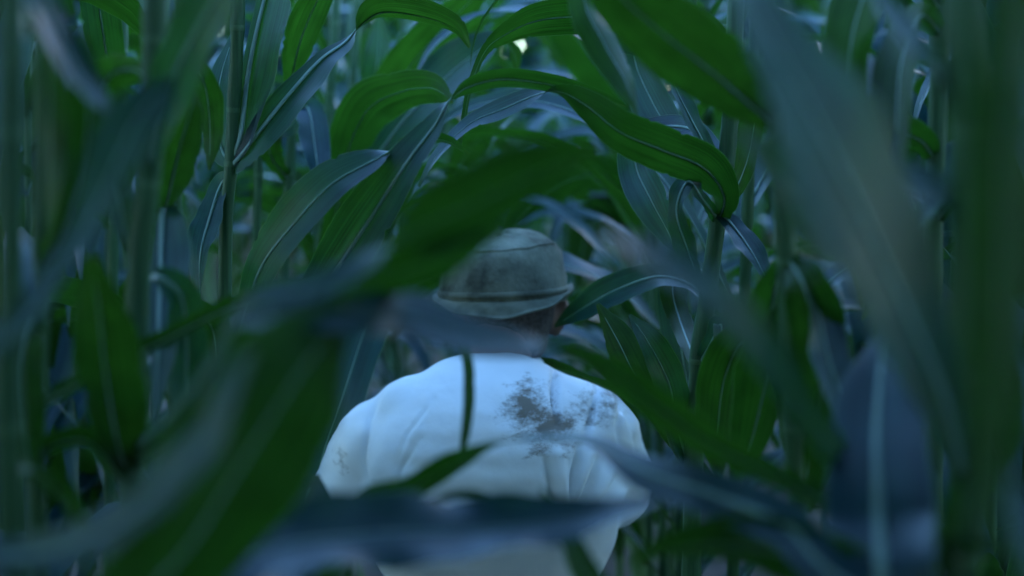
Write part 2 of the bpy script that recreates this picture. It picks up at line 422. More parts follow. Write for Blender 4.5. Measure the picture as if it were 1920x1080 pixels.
# plants at the start of the bright gap, behind the man
plant('v', [(1222, 0), (1212, 300), (1205, 600)], 4.1, .0125, 'blurred bright green corn plant right of the gap with broad leaves drooping into it')
plant('x', [(838, 0), (842, 300), (846, 600)], 4.4, .0125, 'blurred bright green corn plant left of the gap above the hat')
leaf('v', 260, [(1172, 195, 4.05, 40), (1118, 118, 3.95, 52), (1066, 52, 3.9, 40), (1015, 18, 3.85, 22), (960, 30, 3.8, 3)], 'U', .5, gutter=.12)
leaf('v', 430, [(1160, 345, 4.0, 30), (1085, 330, 3.9, 40), (1015, 365, 3.85, 36), (965, 420, 3.8, 22), (945, 480, 3.78, 3)], 'U', .7)
leaf('v', 120, [(1180, 40, 4.0, 26), (1130, -10, 3.95, 36), (1060, -30, 3.9, 30), (990, 10, 3.85, 24), (960, 70, 3.8, 3)], 'U', .6)
leaf('v', 520, [(1175, 440, 4.0, 26), (1130, 400, 3.95, 34), (1095, 450, 3.9, 30), (1085, 540, 3.85, 4)], 'U', .5)
leaf('x', 380, [(870, 300, 4.3, 26), (910, 250, 4.2, 38), (960, 265, 4.1, 36), (1000, 320, 4.0, 22), (1015, 370, 4.0, 3)], 'U', .6)
leaf('x', 200, [(860, 130, 4.3, 26), (905, 40, 4.2, 40), (970, 5, 4.1, 36), (1030, 60, 4.0, 24), (1050, 130, 4.0, 3)], 'U', .6)
leaf('x', 480, [(870, 400, 4.3, 26), (905, 350, 4.25, 34), (935, 390, 4.2, 26), (945, 440, 4.2, 3)], 'T', .8)
# ---- leaves, left side
leaf('a', -120, [(75, -10, 1.05, 20), (120, 90, 1.02, 22), (160, 160, 1.0, 16), (205, 215, .98, 4)], 'T', .8)
leaf('c', 205, [(205, 130, 2.4, 26), (190, 40, 2.3, 32), (175, -60, 2.25, 24), (150, -160, 2.2, 3)], 'T', .4)
leaf('d', 337, [(296, 262, 1.33, 26), (325, 150, 1.28, 62), (372, 50, 1.22, 72), (430, -50, 1.18, 60), (520, -170, 1.15, 6)], 'T', .7, asym=(1, .85), mr=1.5)
leaf('n', 760, [(30, 620, .86, 30), (100, 520, .9, 34), (165, 420, .93, 34), (215, 310, .95, 56), (262, 215, .97, 62), (330, 140, 1.0, 6)], 'T', .08)
leaf('b', 500, [(120, 430, 1.25, 26), (155, 300, 1.22, 36), (165, 200, 1.2, 34), (150, 60, 1.18, 10)], 'U', .5)
leaf('u', 398, [(312, 392, 1.70, 14), (322, 340, 1.66, 32), (338, 270, 1.62, 36), (358, 205, 1.6, 18), (368, 170, 1.6, 3)], 'U', .6, gutter=.3)
leaf('u', 385, [(308, 388, 1.70, 20), (303, 450, 1.63, 50), (299, 540, 1.55, 58), (296, 640, 1.47, 48), (292, 740, 1.42, 26), (288, 820, 1.38, 3)], 'T', .5, asym=(.3, 1.25), mr=1.6)
leaf('d', 900, [(222, 830, 1.3, 56), (200, 700, 1.26, 76), (188, 590, 1.23, 62), (172, 480, 1.2, 12)], 'U', .35, wave=.05)
leaf('n', 1020, [(20, 1045, .84, 26), (180, 1005, .8, 38), (300, 925, .78, 44), (400, 805, .77, 38), (455, 700, .77, 22), (478, 655, .77, 3)], 'T', .45, wave=.16, freq=3)
leaf('n', 1300, [(150, 1200, .84, 60), (330, 1050, .86, 110), (450, 870, .88, 135), (560, 700, .9, 110), (640, 600, .93, 30), (665, 570, .94, 4)], 'U', .45, gutter=.16, wave=.10, mr=.9)
# sharp plant
leaf('e', 306, [(452, 255, 2.04, 28), (462, 160, 2.06, 52), (478, 70, 2.08, 58), (500, -20, 2.1, 54), (540, -150, 2.12, 30), (580, -250, 2.12, 3)], 'T', .45, asym=(1.2, .22), gutter=.25, mr=1.9, wave=.05)
leaf('e', 312, [(452, 292, 2.03, 22), (492, 238, 2.02, 40), (545, 172, 2.04, 40), (600, 112, 2.07, 26), (648, 78, 2.1, 14), (682, 42, 2.12, -9, 1.0), (720, 22, 2.12, -18), (790, 30, 2.1, -20), (850, 52, 2.08, -14), (880, 90, 2.06, -3)], 'T', .5, asym=(1.35, .55), gutter=.25, mr=1.5)
leaf('e', 300, [(418, 285, 2.09, 22), (404, 220, 2.12, 30), (415, 140, 2.16, 24), (440, 60, 2.2, 6)], 'T', .5, gutter=.1)
leaf('e', 330, [(413, 350, 2.06, 20), (392, 410, 2.03, 30), (376, 470, 2.0, 28), (374, 530, 1.98, 12), (376, 560, 1.97, 2)], 'T', .5, asym=(1, 1), mr=1.2)
leaf('e', 730, [(455, 600, 2.0, 20), (490, 500, 1.95, 36), (545, 425, 1.92, 44), (620, 345, 1.9, 44), (700, 300, 1.9, 24), (760, 270, 1.92, -14), (830, 262, 1.95, -8), (880, 290, 1.98, -2)], 'T', .65, gutter=.18, mr=1.1)
leaf('e', 800, [(500, 680, 2.0, 20), (575, 580, 1.95, 40), (640, 490, 1.92, 54), (700, 400, 1.9, 54), (765, 300, 1.88, 36), (815, 235, 1.88, 22), (842, 190, 1.88, 4, 1.0), (880, 162, 1.9, -12), (950, 148, 1.92, -16), (1050, 162, 1.95, -14), (1120, 182, 1.97, -9), (1175, 200, 1.98, -2)], 'T', .55, mr=1.6, wave=.05)
leaf('e', 990, [(545, 1065, 2.2, 50), (588, 950, 2.38, 62), (604, 850, 2.47, 50), (648, 720, 2.5, 55), (688, 600, 2.54, 52), (722, 500, 2.56, 24), (740, 440, 2.56, 3)], 'T', .55, mr=1.1)
leaf('n', 1500, [(200, 1320, .95, 40), (380, 1180, 1.2, 70), (490, 1060, 1.45, 80), (560, 960, 1.55, 66), (590, 890, 1.6, 10)], 'T', .6, wave=.14, freq=4)
# mid left, behind
leaf('h', 520, [(630, 400, 3.0, 20), (650, 290, 2.75, 36), (690, 205, 2.6, 44), (750, 172, 2.5, 34), (810, 165, 2.42, 26), (850, 190, 2.36, 4)], 'U', .6)
leaf('h', 420, [(700, 300, 3.0, 30), (765, 215, 2.9, 40), (838, 142, 2.85, 46), (890, 100, 2.82, 38), (935, 74, 2.82, 14, .9), (962, 95, 2.8, -10), (970, 140, 2.8, -3)], 'T', .6, mr=1.6)
leaf('i', 330, [(700, 235, 3.2, 30), (765, 130, 3.05, 42), (830, 55, 2.95, 34), (905, -20, 2.9, 16), (960, -60, 2.9, 3)], 'U', .6)
leaf('i', 330, [(690, 220, 3.35, 26), (706, 130, 3.3, 30), (712, 60, 3.3, 18), (712, 20, 3.3, 3)], 'T', .5)
leaf('g', 215, [(548, 150, 2.5, 14), (562, 80, 2.4, 26), (590, 10, 2.35, 26), (640, -80, 2.3, 3)], 'U', .6)
leaf('g', 335, [(520, 312, 2.75, 16), (505, 280, 2.7, 24), (512, 230, 2.7, 20), (530, 190, 2.7, 3)], 'U', .5)
leaf('f', 250, [(540, 240, 2.7, 18), (575, 200, 2.65, 26), (590, 270, 2.6, 26), (598, 340, 2.55, 12), (600, 380, 2.55, 2)], 'T', .4)
# ---- foreground leaves crossing the middle
leaf('d', 850, [(330, 770, 1.1, 16), (400, 680, 1.0, 18), (470, 568, .96, 18, .5), (600, 535, .93, 30, .25), (720, 472, .93, 8, .9), (790, 425, .94, -52), (880, 385, .95, -64), (980, 335, .97, -54), (1070, 300, .99, -28), (1140, 280, 1.0, -3)], 'T', 1.1, wave=.04, gutter=.1)
leaf('p', 1040, [(1700, 1010, 1.0, 20), (1480, 905, 1.1, 24), (1330, 830, 1.12, 32), (1230, 760, 1.1, 36), (1140, 690, 1.05, 28), (1050, 648, 1.0, 14, 1.0), (985, 645, .99, -18, 1.2), (890, 630, .98, -32, 1.2), (815, 608, .98, -40, 1.2), (750, 590, .98, -44, 1.2), (620, 594, .92, -30), (500, 598, .93, -16), (430, 602, .94, -3)], 'U', .7, wave=.04, gutter=.1, mr=.8)
leaf('p', 1300, [(1600, 1100, .95, 40), (1470, 985, 1.0, 46), (1330, 925, 1.06, 42), (1210, 885, 1.12, 34), (1110, 828, 1.18, 10, 1.6), (1000, 822, 1.22, 3, 3), (920, 835, 1.24, -10, 1.2), (850, 868, 1.25, -26), (770, 915, 1.24, -26), (690, 930, 1.22, -20), (630, 980, 1.2, -3)], 'T', .6, wave=.04, gutter=.1)
leaf('n', 1400, [(250, 1160, .88, 44), (480, 1035, .95, 56), (680, 1000, 1.0, 58), (880, 992, 1.03, 52), (1060, 975, 1.05, 32), (1160, 955, 1.06, 16), (1240, 938, 1.07, 3)], 'T', 1.3, wave=.16, gutter=.16, mr=.6, freq=3.5)
leaf('n', 1480, [(500, 1150, 1.05, 20), (700, 1020, 1.15, 18), (800, 950, 1.2, 12), (880, 930, 1.22, 11), (950, 955, 1.22, 9), (990, 1000, 1.22, 2)], 'U', .9)
leaf('p', 1500, [(1500, 1300, .98, 30), (1180, 1180, 1.05, 36), (1100, 1080, 1.1, 30), (1055, 990, 1.15, 20), (1015, 915, 1.18, 3)], 'U', .7)
leaf('n', 300, [(150, 120, .9, 30), (420, -160, 1.0, 40), (700, 250, 1.25, 4)], 'T', .6) if False else None
leaf('p', 1200, [(1700, 1110, .98, 44), (1500, 1045, 1.0, 66), (1360, 1020, 1.03, 54), (1250, 1030, 1.05, 30), (1180, 1060, 1.06, 4)], 'U', .6)
leaf('d', 870, [(340, 800, 1.12, 16), (420, 690, 1.03, 20), (540, 570, 1.0, 26), (690, 525, .98, 40), (800, 492, .98, 50), (885, 450, .99, 34), (955, 425, 1.0, 3)], 'U', .8, wave=.04, gutter=.1)
# extra hanging leaves that crowd the left side
leaf('a', 60, [(50, 40, 1.08, 20), (88, 90, 1.12, 30), (96, 220, 1.15, 36), (92, 360, 1.15, 28), (88, 470, 1.15, 3)], 'U', .4)
leaf('b', 330, [(110, 290, 1.32, 18), (160, 270, 1.34, 24), (210, 330, 1.36, 26), (232, 420, 1.36, 14), (240, 480, 1.36, 3)], 'T', .5)
leaf('b', 640, [(60, 600, 1.28, 22), (40, 680, 1.26, 36), (45, 800, 1.25, 34), (60, 900, 1.25, 4)], 'U', .5)
leaf('d', 560, [(290, 520, 1.4, 18), (340, 560, 1.45, 30), (350, 680, 1.47, 34), (345, 790, 1.47, 20), (340, 860, 1.47, 3)], 'T', .35)
leaf('b', 860, [(110, 830, 1.3, 22), (170, 830, 1.32, 30), (230, 900, 1.34, 30), (260, 980, 1.34, 4)], 'U', .7)
leaf('d', 160, [(250, 130, 1.4, 20), (200, 150, 1.45, 34), (175, 240, 1.48, 40), (165, 350, 1.48, 26), (162, 430, 1.48, 3)], 'U', .4)
leaf('u', 620, [(360, 580, 1.8, 22), (400, 620, 1.85, 36), (405, 720, 1.87, 36), (400, 830, 1.87, 4)], 'U', .4)
leaf('u', 150, [(360, 120, 1.8, 18), (385, 160, 1.85, 26), (395, 240, 1.87, 26), (392, 320, 1.87, 3)], 'U', .4)
leaf('a', 900, [(60, 880, 1.05, 20), (120, 930, 1.1, 34), (150, 1010, 1.12, 30), (160, 1080, 1.12, 4)], 'U', .6)
leaf('e', 880, [(450, 830, 2.1, 24), (500, 840, 2.15, 36), (530, 920, 2.17, 34), (540, 1000, 2.17, 4)], 'U', .6)
leaf('l', 300, [(1720, 260, 1.7, 24), (1650, 250, 1.65, 36), (1620, 350, 1.6, 40), (1615, 480, 1.6, 30), (1615, 580, 1.6, 3)], 'U', .5)
leaf('l', 420, [(1790, 380, 1.7, 22), (1850, 390, 1.65, 30), (1875, 480, 1.62, 34), (1880, 600, 1.6, 3)], 'U', .5)
leaf('k', 700, [(1840, 660, 1.08, 20), (1875, 700, 1.12, 30), (1880, 800, 1.14, 30), (1878, 900, 1.14, 4)], 'U', .5)
leaf('l', 640, [(1720, 600, 1.7, 24), (1690, 660, 1.65, 40), (1700, 780, 1.62, 44), (1710, 900, 1.6, 30), (1715, 1000, 1.6, 4)], 'U', .4)
leaf('l', 20, [(1720, -40, 1.65, 20), (1640, -40, 1.55, 40), (1598, 60, 1.5, 54), (1590, 180, 1.48, 46), (1600, 300, 1.47, 10)], 'U', .3)
# thin hanging tip in front of the shirt
leaf('b', 760, [(300, 640, 1.35, 14), (520, 545, 1.42, 18), (700, 560, 1.45, 20), (820, 600, 1.45, 16), (868, 660, 1.44, 11), (876, 740, 1.42, 12), (868, 820, 1.41, 9), (862, 860, 1.4, 2)], 'U', .8, wave=.03)
# ---- leaves, right side
leaf('k', 930, [(1770, 760, .95, 66), (1715, 620, .92, 96), (1640, 450, .89, 132), (1570, 300, .87, 142), (1490, 150, .86, 100), (1410, 0, .86, 56), (1340, -130, .86, 6)], 'T', 1.0, gutter=.12, wave=.04, mr=1.7)
leaf('q', 560, [(1650, 500, 1.2, 40), (1560, 430, 1.08, 70), (1490, 360, 1.0, 64), (1420, 290, .95, 30), (1380, 240, .93, 4)], 'T', .7)
leaf('k', 420, [(1770, 370, 1.0, 30), (1725, 345, 1.0, 40), (1680, 335, 1.0, 30), (1620, 350, 1.0, 4)], 'T', .8)
leaf('k', 245, [(1780, 180, 1.0, 18), (1725, 95, 1.0, 30), (1660, 15, 1.02, 30), (1590, -80, 1.05, 4)], 'T', .6)
leaf('l', 60, [(1725, 30, 1.6, 24), (1690, 110, 1.5, 46), (1680, 210, 1.45, 46), (1684, 300, 1.42, 20), (1688, 350, 1.4, 3)], 'U', .6)
leaf('q', 1180, [(1655, 1120, .97, 84), (1647, 960, 1.02, 96), (1643, 840, 1.08, 82), (1648, 730, 1.15, 68), (1655, 650, 1.21, 26), (1660, 590, 1.25, 3)], 'T', .45, asym=(1.05, .95), mr=2.6, gutter=.15)
leaf('q', 1000, [(1590, 880, 1.15, 30), (1530, 800, .95, 34), (1450, 680, .84, 40), (1350, 565, .8, 42), (1250, 495, .79, 34), (1170, 455, .79, 16), (1125, 432, .8, 3)], 'T', .7, wave=.03, gutter=.1)
leaf('m', -300, [(1940, -120, .56, 60), (1895, 200, .58, 84), (1885, 500, .59, 84), (1885, 800, .59, 64), (1880, 1000, .59, 26), (1880, 1080, .59, 4)], 'U', .3, wave=.04)
leaf('m', 1300, [(1990, 1150, .6, 40), (1930, 1020, .63, 52), (1890, 900, .66, 34), (1870, 840, .68, 4)], 'T', .6)
leaf('k', 1200, [(1800, 1090, .98, 30), (1785, 1000, .97, 42), (1800, 920, .96, 30), (1830, 870, .96, 4)], 'U', .6)
# man's right: arching leaves of the leaning stalk
leaf('j', 420, [(1358, 370, 2.0, 24), (1320, 315, 1.95, 38), (1240, 280, 1.9, 40), (1165, 248, 1.88, 36), (1100, 198, 1.9, 24), (1050, 172, 1.93, 8, 1.0), (1005, 178, 1.97, -14), (940, 205, 2.0, -22), (880, 232, 2.02, -15), (820, 290, 2.0, -10), (785, 350, 2.0, -3)], 'U', .6, gutter=.12, wave=.05, mr=.8)
leaf('j', 90, [(1300, 40, 2.1, 24), (1200, 28, 2.15, 30), (1100, 30, 2.2, 31), (1010, 38, 2.2, 28), (945, 66, 2.2, 16), (908, 98, 2.18, 7, 1.0), (880, 170, 2.15, 5), (868, 240, 2.15, 4), (862, 285, 2.15, 1)], 'U', .6, gutter=.1, wave=.03, mr=.8)
leaf('s', -160, [(1300, -220, 1.55, 30), (1150, -130, 1.65, 36), (1095, -10, 1.68, 30), (1130, 80, 1.66, 34), (1170, 150, 1.64, 24), (1195, 215, 1.63, 3)], 'U', .6, wave=.05)
leaf('j', -30, [(1270, -90, 2.25, 20), (1120, -60, 2.35, 28), (1090, 0, 2.32, 34), (1140, 50, 2.28, 34), (1210, 90, 2.25, 14), (1240, 130, 2.22, 3)], 'T', .7)
leaf('s', 240, [(1400, 190, 1.43, 44), (1330, 130, 1.4, 66), (1240, 60, 1.38, 64), (1150, -20, 1.36, 48), (1060, -110, 1.36, 6)], 'U', .6, wave=.06)
leaf('s', 200, [(1390, 165, 1.48, 20), (1340, 120, 1.5, 24), (1290, 40, 1.5, 26), (1250, -60, 1.5, 6)], 'T', .6)
leaf('j', 60, [(1290, 60, 2.2, 24), (1200, 82, 2.3, 24), (1192, 120, 2.3, 26), (1222, 190, 2.25, 34), (1255, 250, 2.2, 28), (1285, 320, 2.18, 3)], 'T', .6)
leaf('j', 300, [(1290, 240, 2.15, 22), (1200, 250, 2.25, 22), (1192, 310, 2.25, 30), (1220, 375, 2.2, 34), (1252, 435, 2.17, 18), (1268, 475, 2.15, 2)], 'T', .55)
leaf('j', 360, [(1335, 300, 2.05, 14), (1300, 230, 2.05, 18), (1270, 170, 2.06, 16), (1250, 110, 2.08, 3)], 'T', .6)
leaf('j', 395, [(1380, 430, 2.0, 22), (1415, 480, 1.95, 24), (1445, 540, 1.92, 4)], 'T', .7)
leaf('j', 412, [(1318, 375, 1.98, 14), (1290, 340, 1.96, 14), (1268, 395, 1.95, 16), (1290, 470, 1.94, 16), (1325, 560, 1.93, 5)], 'T', .4, wave=.2, freq=4)
leaf('j', 390, [(1375, 360, 2.08, 18), (1400, 300, 2.1, 26), (1415, 220, 2.1, 24), (1425, 130, 2.1, 3)], 'U', .6)
leaf('s', 470, [(1450, 560, 1.55, 48), (1440, 680, 1.62, 60), (1415, 800, 1.65, 48), (1385, 900, 1.66, 16), (1370, 950, 1.66, 3)], 'U', .35, wave=.1, freq=3, mr=1.2)
leaf('s', 480, [(1510, 540, 1.4, 44), (1535, 640, 1.42, 50), (1540, 760, 1.44, 40), (1525, 880, 1.45, 10)], 'U', .4, wave=.12)
leaf('s', 560, [(1470, 640, 1.58, 40), (1500, 740, 1.6, 50), (1515, 850, 1.6, 44), (1510, 960, 1.6, 10)], 'U', .4, wave=.12)
leaf('s', 700, [(1400, 640, 1.75, 40), (1360, 700, 1.8, 50), (1345, 800, 1.82, 40), (1350, 900, 1.82, 6)], 'U', .5)
leaf('j', 560, [(1290, 530, 2.15, 16), (1230, 518, 2.25, 24), (1150, 545, 2.36, 30), (1085, 582, 2.42, 20), (1040, 612, 2.44, 3)], 'T', .7)
leaf('j', 690, [(1275, 600, 2.25, 20), (1262, 540, 2.3, 26), (1275, 480, 2.32, 24), (1290, 410, 2.32, 3)], 'U', .4)
leaf('j', 520, [(1290, 500, 2.35, 18), (1262, 540, 2.4, 26), (1275, 640, 2.38, 32), (1292, 740, 2.36, 18), (1300, 800, 2.35, 2)], 'T', .3, mr=1.3)
leaf('j', 690, [(1335, 640, 2.0, 14), (1352, 610, 1.98, 20), (1350, 680, 1.97, 22), (1335, 760, 1.96, 3)], 'T', .5)
leaf('j', 880, [(1240, 780, 2.1, 24), (1190, 700, 2.12, 34), (1160, 640, 2.15, 30), (1120, 570, 2.2, 4)], 'U', .5)
leaf('j', 900, [(1270, 800, 2.05, 30), (1255, 720, 2.02, 34), (1215, 640, 2.0, 26), (1180, 590, 2.0, 3)], 'T', .5)
leaf('k', 620, [(1860, 560, 1.1, 20), (1880, 640, 1.12, 22), (1868, 760, 1.13, 18), (1860, 840, 1.13, 3)], 'T', .5)
leaf('q', 900, [(1600, 800, 1.35, 34), (1560, 690, 1.38, 44), (1540, 600, 1.4, 34), (1520, 520, 1.4, 4)], 'T', .4)
# leaves above the frame completing the plants; inward extras added for shade
for i, kx in enumerate('abncduefghi'):
    upper_leaves(kx, 100 + i, [math.pi, .3 + math.pi * .5, math.pi * 1.15] + ([-.2, .5, -.6, -.1, .9] if kx in 'abndu' else []))
for i, kx in enumerate('jsqlkpm'):
    upper_leaves(kx, 200 + i, [0.0, math.pi * .5, -.3] + ([math.pi + .2, math.pi - .5, math.pi + .7, math.pi, math.pi - .9] if kx in 'slkpm' else []))

for i, kx in enumerate('abndkmp'):  # unseen roof of leaves over the row, added to darken the near foliage
    rr_ = random.Random(900 + i); c_ = 0.0 if kx in 'abnd' else math.pi
    upper_leaves(kx, 300 + i, [c_ + rr_.uniform(-1.4, 1.4) for _ in range(13)], 1.84, (.6, .85), (.040, .052))

# ------------------------------------------------------------------ generic corn plants further back
VAR = []
def make_variant(i):
    r = random.Random(500 + i)
    h = r.uniform(2.05, 2.35); n = 24
    C = np.array([[.02 * math.sin(i + 1.3 * t), .02 * math.cos(i * 2 + t), h * t] for t in np.linspace(0, 1, 90)]); C -= C[0]
    ns = [(.12 + .175 * q) / h for q in range(int((h - .2) / .175))]
    st, rings = stalk_meshes(C, .0125, .008, ns)
    lv = []
    az = 0.0
    for q in range(1, len(ns)):
        hz = ns[q] * h
        a = az + (math.pi if q % 2 else 0) + r.uniform(-.5, .5)
        Cc, Ll = proc_leaf_path(a, hz, r.uniform(.62, .85), r.uniform(1.0, 1.3), r.uniform(1.8, 2.7), r.uniform(.034, .046), r.uniform(-1.0, 1.0), 900 + i * 20 + q)
        b, rb = ribbon(Cc, Ll, np.zeros(3), seed=900 + i * 20 + q, wave=.14)
        lv.append((b, rb))
    return st, rings, lv
NV = 7
VAR = [make_variant(i) for i in range(NV)]

def generic(x, y, yaw, v, label, group, midrib=True, sc=1.0, rings=False):
    st, rg, lv = VAR[v]
    t = thing('corn_plant', label, 'corn plant', (x, y, -.03), group)
    t.rotation_euler = (random.uniform(-.04, .04), random.uniform(-.04, .04), yaw); t.scale = (sc, sc, sc)
    link(bpy.data.objects.new('stalk', st), t)
    if rings:
        for c, rr in rg:
            o = link(bpy.data.objects.new('stalk_node', RING), t); o.location = c; o.scale = (rr / .012, rr / .012, 1)
    for b, rb in lv:
        add_leaf(t, b, rb if midrib else None)
    return t

ORD = ['first', 'second', 'third', 'fourth', 'fifth', 'sixth', 'seventh', 'eighth', 'ninth', 'tenth', 'eleventh', 'twelfth']
def drift(Y): return .035 * max(0, Y - 3)
def row(x0, y0, y1, step, label, group, near_rib=4.0, jit=.035, inward=None):
    y = y0; k = 0
    while y < y1:
        yaw = random.choice([0, math.pi]) + random.uniform(-.7, .7)
        generic(x0 + drift(y) + random.uniform(-jit, jit), y + random.uniform(-.04, .04), yaw, random.randrange(NV), label.replace('ORD', ORD[min(k, 11)]), group, y < near_rib, random.uniform(.80, .90) if y > 3.1 else random.uniform(.92, 1.05))
        y += step; k += 1
row(-.52, 3.7, 5.4, .30, 'blurred corn plant, ORD one beyond the pale stalks left of centre', 'corn plants further along the left row')
row(.37, 2.5, 5.0, .28, 'blurred corn plant, ORD one behind the leaning bright stalk right of the man', 'corn plants further along the right row')
row(-1.2, 2.9, 5.0, .24, 'corn plant of the next row glimpsed through gaps on the left', 'corn plants in the next row on the left')
row(1.12, 2.5, 5.0, .24, 'corn plant of the next row glimpsed through gaps on the right', 'corn plants in the next row on the right')
# low young corn in the open part, with tall corn closing it off
r_ = random.Random(44)
for i in range(34):
    y = 4.9 + 4.2 * (i + r_.random()) / 34
    x = drift(y) + r_.uniform(-.05 - .26 * y * .5, .12 + .26 * y * .5)
    generic(x, y, r_.uniform(0, 6.28), r_.randrange(NV), 'short pale corn plant in the bright open gap beyond the man', 'short corn plants in the bright gap', False, r_.uniform(.50, .72))
for i in range(7):
    generic((-.28, .30, .02, .42, -.15, .22, .1)[i], (3.7, 3.9, 4.4, 4.3, 5.1, 5.0, 5.7)[i], r_.uniform(0, 6.28), r_.randrange(NV), 'medium corn plant with pale drooping leaves, ' + ('nearest', 'second nearest', 'fourth nearest', 'third nearest', 'sixth nearest', 'fifth nearest', 'farthest')[i] + ' in the bright gap', 'medium corn plants arching over the gap', True, (.78, .8, .74, .82, .82, .8, .84)[i])
for i in range(42):
    x = -3.3 + 6.6 * (i + r_.random()) / 42
    generic(x + .2, 9.6 + .3 * (i % 3) + r_.uniform(-.1, .1), r_.uniform(0, 6.28), i % NV, 'tall blurred corn plant closing the far side of the bright gap', 'tall corn plants at the far side', False, r_.uniform(1.2, 1.4))

# ------------------------------------------------------------------ rest of the field, with unseen corn added around the viewer to block light
def mass(name, spots, label):
    Vs = []; Fs = []; UVs = []; off = 0
    arr = []
    def coarse(me, rows, cols, o):
        """a plain grid mesh with fewer rows and columns"""
        c = np.empty(len(me.vertices) * 3); me.vertices.foreach_get('co', c); c = c.reshape(-1, 3)
        nr = len(c) // cols[0]; c = c[:nr * cols[0]].reshape(nr, cols[0], 3)
        ri = np.unique(np.linspace(0, nr - 1, rows).astype(int)); c = c[ri][:, cols[1]]
        h, w_ = c.shape[:2]; q = np.arange(h * w_).reshape(h, w_) + o
        f = np.stack([q[:-1, :-1], q[1:, :-1], q[1:, 1:], q[:-1, 1:]], -1).reshape(-1, 4)
        u = np.stack([np.tile(np.linspace(0, 1, w_), (h, 1)), np.tile(np.linspace(0, 1, h)[:, None], (1, w_))], -1).reshape(-1, 2)
        return c.reshape(-1, 3), f, u
    for st, rg, lv in VAR:
        va = []; fa = []; ua = []; o = 0
        for me, rows, cols in [(b, 13, (11, [0, 2, 5, 8, 10])) for b, _ in lv] + [(st, 10, (12, [0, 2, 4, 6, 8, 10, 0]))]:
            c, f, u = coarse(me, rows, cols, o)
            va.append(c); fa.append(f); ua.append(u); o += len(c)
        arr.append((np.vstack(va), np.vstack(fa), np.vstack(ua)))
    nfull = len(arr)
    for st, rg, lv in VAR:  # crown-only variants, shaped for the added light-blocking canopy
        va = []; fa = []; ua = []; o = 0
        zb = [b.vertices[5].co.z for b, _ in lv]
        for me, rows, cols in [(b, 13, (11, [0, 2, 5, 8, 10])) for (b, _), z in zip(lv, zb) if z > 1.42] + [(st, 10, (12, [0, 2, 4, 6, 8, 10, 0]))]:
            c, f, u = coarse(me, rows, cols, o)
            va.append(c); fa.append(f); ua.append(u); o += len(c)
        arr.append((np.vstack(va), np.vstack(fa), np.vstack(ua)))
    for x, y, yaw, v, sc in spots:
        c, f, u = arr[v]; ca, sa = math.cos(yaw), math.sin(yaw)
        R = np.array([[ca, -sa, 0], [sa, ca, 0], [0, 0, 1]])
        Vs.append(c @ R.T * sc + [x, y, -.03]); Fs.append(f + off); UVs.append(u); off += len(c)
    V = np.vstack(Vs); F = np.vstack(Fs)
    me = bpy.data.meshes.new(name); me.vertices.add(len(V)); me.vertices.foreach_set('co', V.ravel())
    me.loops.add(F.size); me.loops.foreach_set('vertex_index', F.ravel().astype(np.int32)); me.polygons.add(len(F))
    me.polygons.foreach_set('loop_start', np.arange(0, F.size, 4, dtype=np.int32)); me.polygons.foreach_set('loop_total', np.full(len(F), 4, dtype=np.int32))
    me.materials.append(M_LEAF); l = me.uv_layers.new(name='UVMap'); l.data.foreach_set('uv', np.vstack(UVs)[F.ravel()].ravel())
    me.polygons.foreach_set('use_smooth', [True] * len(F)); me.update(calc_edges=True)
    o = link(bpy.data.objects.new(name, me)); o['kind'] = 'stuff'; o['label'] = label
    return o
for i in range(16):
    y = 2.3 + .17 * (i // 2); sx = (-.95, .86)[i % 2]
    generic(sx + r_.uniform(-.06, .06), y, math.pi / 2 + r_.uniform(-.35, .35), r_.randrange(NV), 'shaded corn plant crowded behind the ' + ('left' if sx < 0 else 'right') + ' row, ' + ORD[i // 2] + ' from the camera', 'shaded corn plants behind the ' + ('left' if sx < 0 else 'right') + ' row', False, r_.uniform(.9, 1.0))
spots = []
for y in np.arange(-.55, .66, .15):  # oversized bare-stemmed corn, added out of view to shade the near leaves
    for sx in (-.43, .42): spots.append((sx + (.06 if sx > 0 else -.06) * max(0, y), y, r_.uniform(0, 6.28), NV + r_.randrange(NV), 1.42))
for y in np.arange(-1.3, -.25, .17):
    for sx in (-.2, 0, .2): spots.append((sx, y, r_.uniform(0, 6.28), NV + r_.randrange(NV), 1.4))
for y in np.arange(.3, 2.0, .21):
    for sx in (-.74, .74): spots.append((sx, y, math.pi / 2 + r_.uniform(-.3, .3), r_.randrange(NV), 1.2))
for y in np.arange(-2.2, -.5, .2):  # unseen corn filling the row behind the viewer, added to block light
    for sx in (-.25, 0, .25): spots.append((sx, y, r_.uniform(0, 6.28), r_.randrange(NV), 1.05))
for y in np.arange(-2.2, .3, .24):
    for sx in (-.62, .60): spots.append((sx, y, math.pi / 2 + (r_.uniform(-.2, .2) if y > -.3 else r_.uniform(0, 6.28)), r_.randrange(NV), 1.05))
for y in np.arange(-2.2, 2.6, .26):
    for sx in (-1.3, 1.25, -2.0, 1.95): spots.append((sx + r_.uniform(-.05, .05), y, math.pi / 2 + r_.uniform(-.5, .5), r_.randrange(NV), 1.05))
for y in np.arange(2.7, 9.3, .33):
    for sx in (-3.4, 3.5): spots.append((sx + r_.uniform(-.08, .08), y, r_.uniform(0, 6.28), r_.randrange(NV), 1.03))
for y in np.arange(2.7, 6.3, .27):
    for sx in (-1.75, 1.72, -2.3, 2.3, -2.85, 2.9): spots.append((sx + r_.uniform(-.08, .08), y, r_.uniform(0, 6.28), r_.randrange(NV), 1.05))
for y in np.arange(10.7, 16, .42):
    for x in np.arange(-5.6, 6.4, .34): spots.append((x + r_.uniform(-.1, .1), y, r_.uniform(0, 6.28), r_.randrange(NV), 1.45))
mass('corn_field_and_shade_roof', spots, 'mass of tall corn around the gap, with unseen corn added near the camera for shade')

